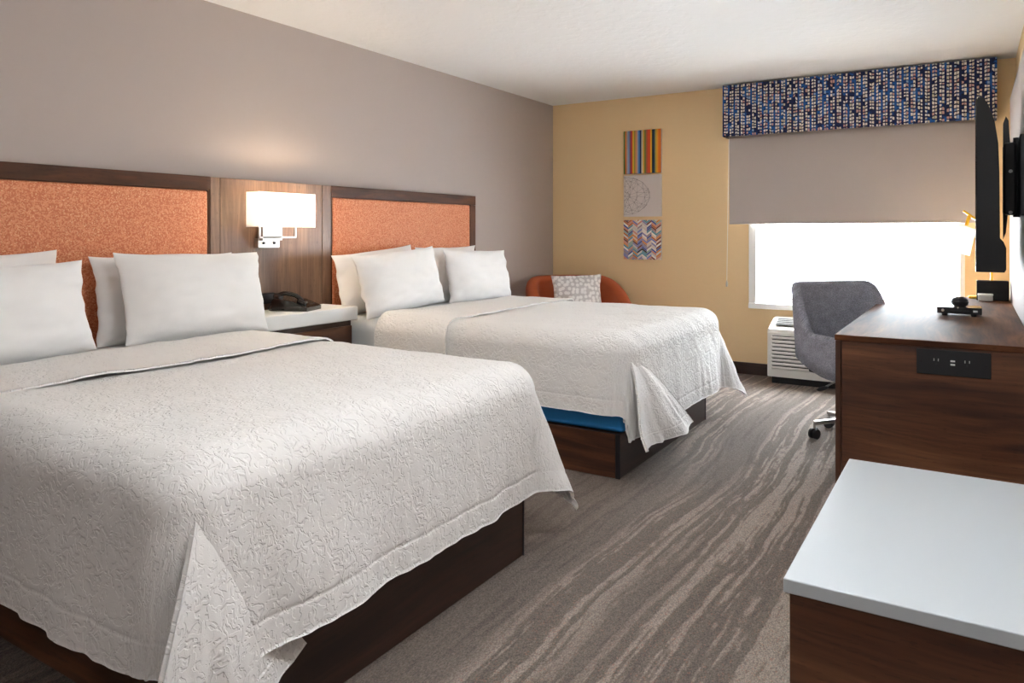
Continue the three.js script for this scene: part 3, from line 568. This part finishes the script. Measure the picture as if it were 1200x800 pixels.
// ================= task chair, turned from the desk
{
  const c = thing('task_chair', 'grey upholstered swivel task chair beside the desk', 'chair', [2.94, 0, 1.66], Math.PI / 4);   // faces local +z
  const plan = [[-0.255, 0.22], [-0.262, 0.05], [-0.262, -0.13], [-0.235, -0.225], [-0.15, -0.25], [0, -0.262], [0.15, -0.25], [0.235, -0.225], [0.262, -0.13], [0.262, 0.05], [0.255, 0.22]];
  const e = s => 0.5 - Math.abs(s - 0.5);
  part('back_shell', tubShell(plan, 0.052, s => 0.615 + 0.285 * smooth(0.19, 0.335, e(s)), s => 0.375 + 0.095 * smooth(0.08, 0.40, e(s)), 110, 0.06), greyFabric, c);
  part('seat', rb(-0.232, 0.232, 0.385, 0.51, -0.235, 0.26, 0.045, 'x', 4), greyFabric, c);
  part('seat_pan', rb(-0.2, 0.2, 0.362, 0.386, -0.2, 0.2, 0.01), black, c);
  part('gas_post', merge([bar([0, 0.11, 0], [0, 0.28, 0], 0.028, 16), bar([0, 0.27, 0], [0, 0.364, 0], 0.016, 16)]), chrome, c);
  const lv = part('lever', tube([[0.0, 0.355, 0.02], [-0.2, 0.352, 0.06], [-0.30, 0.336, 0.10]], 0.005, 20), chrome, c); lv.rotation.y = 0;
  part('paddle', (() => { const g = new THREE.SphereGeometry(0.03, 16, 10); g.scale(1.2, 0.35, 0.6); g.rotateZ(0.2); g.translate(-0.325, 0.33, 0.11); return g; })(), black, lv);
  part('hub', new THREE.CylinderGeometry(0.04, 0.045, 0.05, 20).translate(0, 0.105, 0), chrome, c);
  for (let k = 0; k < 5; k++) {
    const a = -1.835 + k * Math.PI * 2 / 5, x = Math.sin(a), z = Math.cos(a);
    part('base_arm', (() => { const g = new RoundedBoxGeometry(0.034, 0.024, 0.25, 2, 0.009); g.rotateX(0.12); g.translate(0, 0.105, 0.14); g.rotateY(a); return g; })(), chrome, c);
    const w = part('caster', (() => { const g1 = new THREE.CylinderGeometry(0.028, 0.028, 0.016, 20).rotateZ(Math.PI / 2).translate(0.014, 0.028, 0), g2 = new THREE.CylinderGeometry(0.028, 0.028, 0.016, 20).rotateZ(Math.PI / 2).translate(-0.014, 0.028, 0), g3 = new RoundedBoxGeometry(0.02, 0.03, 0.04, 2, 0.006).translate(0, 0.045, -0.008); const g = merge([g1, g2, g3]); g.rotateY(a + 0.6); g.translate(x * 0.26, 0.0005, z * 0.26); return g; })(), black, c);
    part('caster_stem', bar([x * 0.258, 0.055, z * 0.258], [x * 0.258, 0.09, z * 0.258], 0.008, 10), chrome, w);
  }
}

// ================= air conditioner under the window
{
  const x0 = 2.105, x1 = 3.185, zf = 0.275, a = thing('wall_air_conditioner', 'white wall air conditioner with louvred front under the window', 'air conditioner', [2.645, 0, 0.14]);
  part('subbase', rb(x0 + 0.03, x1 - 0.03, 0.001, 0.055, 0.015, zf - 0.01, 0.004), black, a);
  const cab = std({ color: 0xdedbd4, roughness: 0.5 });
  const s = new THREE.Shape(); [[0.002, 0.056], [zf, 0.056], [zf, 0.39], [zf - 0.012, 0.415], [zf - 0.05, 0.43], [0.10, 0.475], [0.07, 0.486], [0.002, 0.49]].forEach((q, i) => i ? s.lineTo(...q) : s.moveTo(...q));
  const g = new THREE.ExtrudeGeometry(s, { depth: x1 - x0 - 0.02, bevelEnabled: true, bevelThickness: 0.01, bevelSize: 0.008, bevelSegments: 3 });
  g.rotateY(-Math.PI / 2); g.scale(-1, 1, 1); { const id = g.toNonIndexed(); const p = id.attributes.position; for (let i = 0; i < p.count; i += 3) { const t = [p.getX(i), p.getY(i), p.getZ(i)]; p.setXYZ(i, p.getX(i + 1), p.getY(i + 1), p.getZ(i + 1)); p.setXYZ(i + 1, ...t); } id.computeVertexNormals(); id.computeBoundingBox(); const b = id.boundingBox; id.translate(x0 - b.min.x, 0.056 - b.min.y, 0.0015 - b.min.z); part('cabinet', id, cab, a); }
  part('gap_shade_plate', bx(x0 + 0.04, x1 - 0.04, 0.118, 0.382, zf + 0.0155, zf + 0.0185), std({ color: 0x3b3936, roughness: 0.8 }), a);  // dark plate put in for the shade between the louvres
  for (let k = 0; k < 9; k++) { const y = 0.13 + k * 0.0295; const q = new RoundedBoxGeometry(x1 - x0 - 0.07, 0.018, 0.026, 2, 0.004); q.rotateX(-0.4); q.translate((x0 + x1) / 2, y, zf + 0.0265); part('louvre', q, cab, a); }
  const tilt = -Math.atan2(0.045, 0.125) * -1;
  const gr = part('top_grille', (() => { const q = new THREE.BoxGeometry(0.5, 0.004, 0.125); q.rotateX(tilt); q.translate(x0 + 0.30, 0.481, 0.172); return q; })(), black, a);
  for (let k = 0; k < 5; k++) { const q = new RoundedBoxGeometry(0.5, 0.004, 0.0035, 1, 0.001); const u = -0.052 + k * 0.026; q.rotateX(tilt); q.translate(x0 + 0.30, 0.4855 - u * Math.sin(tilt), 0.172 + u * Math.cos(tilt)); part('vane', q, cab, gr); }
  for (const x of [x0 + 0.25, x0 + 0.42]) { const q = new RoundedBoxGeometry(0.006, 0.006, 0.125, 1, 0.002); q.rotateX(tilt); q.translate(x, 0.4855, 0.172); part('divider', q, cab, gr); }
}

// ================= luggage bench
{
  const h = 0.48, b = thing('luggage_bench', 'low walnut bench with a white top in front of the desk', 'bench', [3.43, 0, 4.29]);
  part('bench_top', rb(3.165, 3.698, h - 0.03, h, 3.81, 4.765, 0.003), std({ color: 0xc6cdd2, roughness: 0.3 }), b);
  part('front_panel', rb(3.176, 3.697, 0.001, h - 0.0305, 4.732, 4.757, 0.002, 'x'), walnut, b);
  part('back_panel', rb(3.176, 3.697, 0.001, h - 0.0305, 3.825, 3.85, 0.002, 'x'), walnut, b);
  part('side_panel', rb(3.176, 3.198, 0.001, h - 0.0305, 3.851, 4.731, 0.002, 'z'), walnut, b);
  part('shelf', bx(3.199, 3.697, 0.10, 0.125, 3.851, 4.731), walnut, b);
}

// ================= telephone and power cube on the nightstand
{
  const y = 0.752, t = thing('telephone', 'black desk telephone with handset on the white nightstand', 'telephone', [0.2, y, 3.42], 0.35);
  const s = new THREE.Shape(); [[-0.10, 0], [0.11, 0], [0.11, 0.016], [0.02, 0.05], [-0.085, 0.065], [-0.10, 0.05]].forEach((q, i) => i ? s.lineTo(...q) : s.moveTo(...q));
  const g = new THREE.ExtrudeGeometry(s, { depth: 0.17, bevelEnabled: true, bevelThickness: 0.006, bevelSize: 0.004, bevelSegments: 2 }); g.translate(0, 0.0045, -0.085);
  const bd = part('body', g, blackGloss, t);
  part('handset', (() => { const a = tube([[-0.085, 0.085, 0.052], [-0.04, 0.098, 0.052], [0.03, 0.086, 0.052], [0.075, 0.055, 0.052]], 0.013, 24, 12), b = new RoundedBoxGeometry(0.055, 0.035, 0.045, 3, 0.014).rotateZ(-0.15).translate(-0.08, 0.08, 0.052), c = new RoundedBoxGeometry(0.055, 0.03, 0.045, 3, 0.013).rotateZ(-0.4).translate(0.068, 0.052, 0.052); return merge([a, b, c]); })(), blackGloss, t);
  for (let i = 0; i < 3; i++) for (let j = 0; j < 4; j++) part('key', (() => { const q = new RoundedBoxGeometry(0.012, 0.006, 0.015, 1, 0.002); q.rotateZ(-0.36); const x = 0.03 + j * 0.017; q.translate(x, 0.0555 - (x - 0.02) * 0.375, -0.06 + i * 0.022); return q; })(), charcoal, bd);
  part('display_label', (() => { const q = new THREE.BoxGeometry(0.02, 0.002, 0.075); q.rotateZ(-0.36); q.translate(0.098, 0.0265, -0.03); return q; })(), std({ color: 0xb0202a, roughness: 0.5 }), bd, 'red label strip');
  part('handset_cord', tube([[-0.09, 0.07, 0.06], [-0.12, 0.02, 0.085], [-0.11, 0.008, 0.10], [-0.03, 0.008, 0.105]], 0.004, 30), black, t);
  const p = thing('power_block', 'flat black power block on the wood panel behind the telephone', 'power block', [0.07, 0.8, 3.57]);
  part('case', rb(0.0495, 0.085, 0.79, 0.85, 3.47, 3.70, 0.004), black, p); part('face', rb(0.0852, 0.087, 0.796, 0.844, 3.48, 3.69, 0.001), charcoal, p);
}

renderer.render(scene, camera);
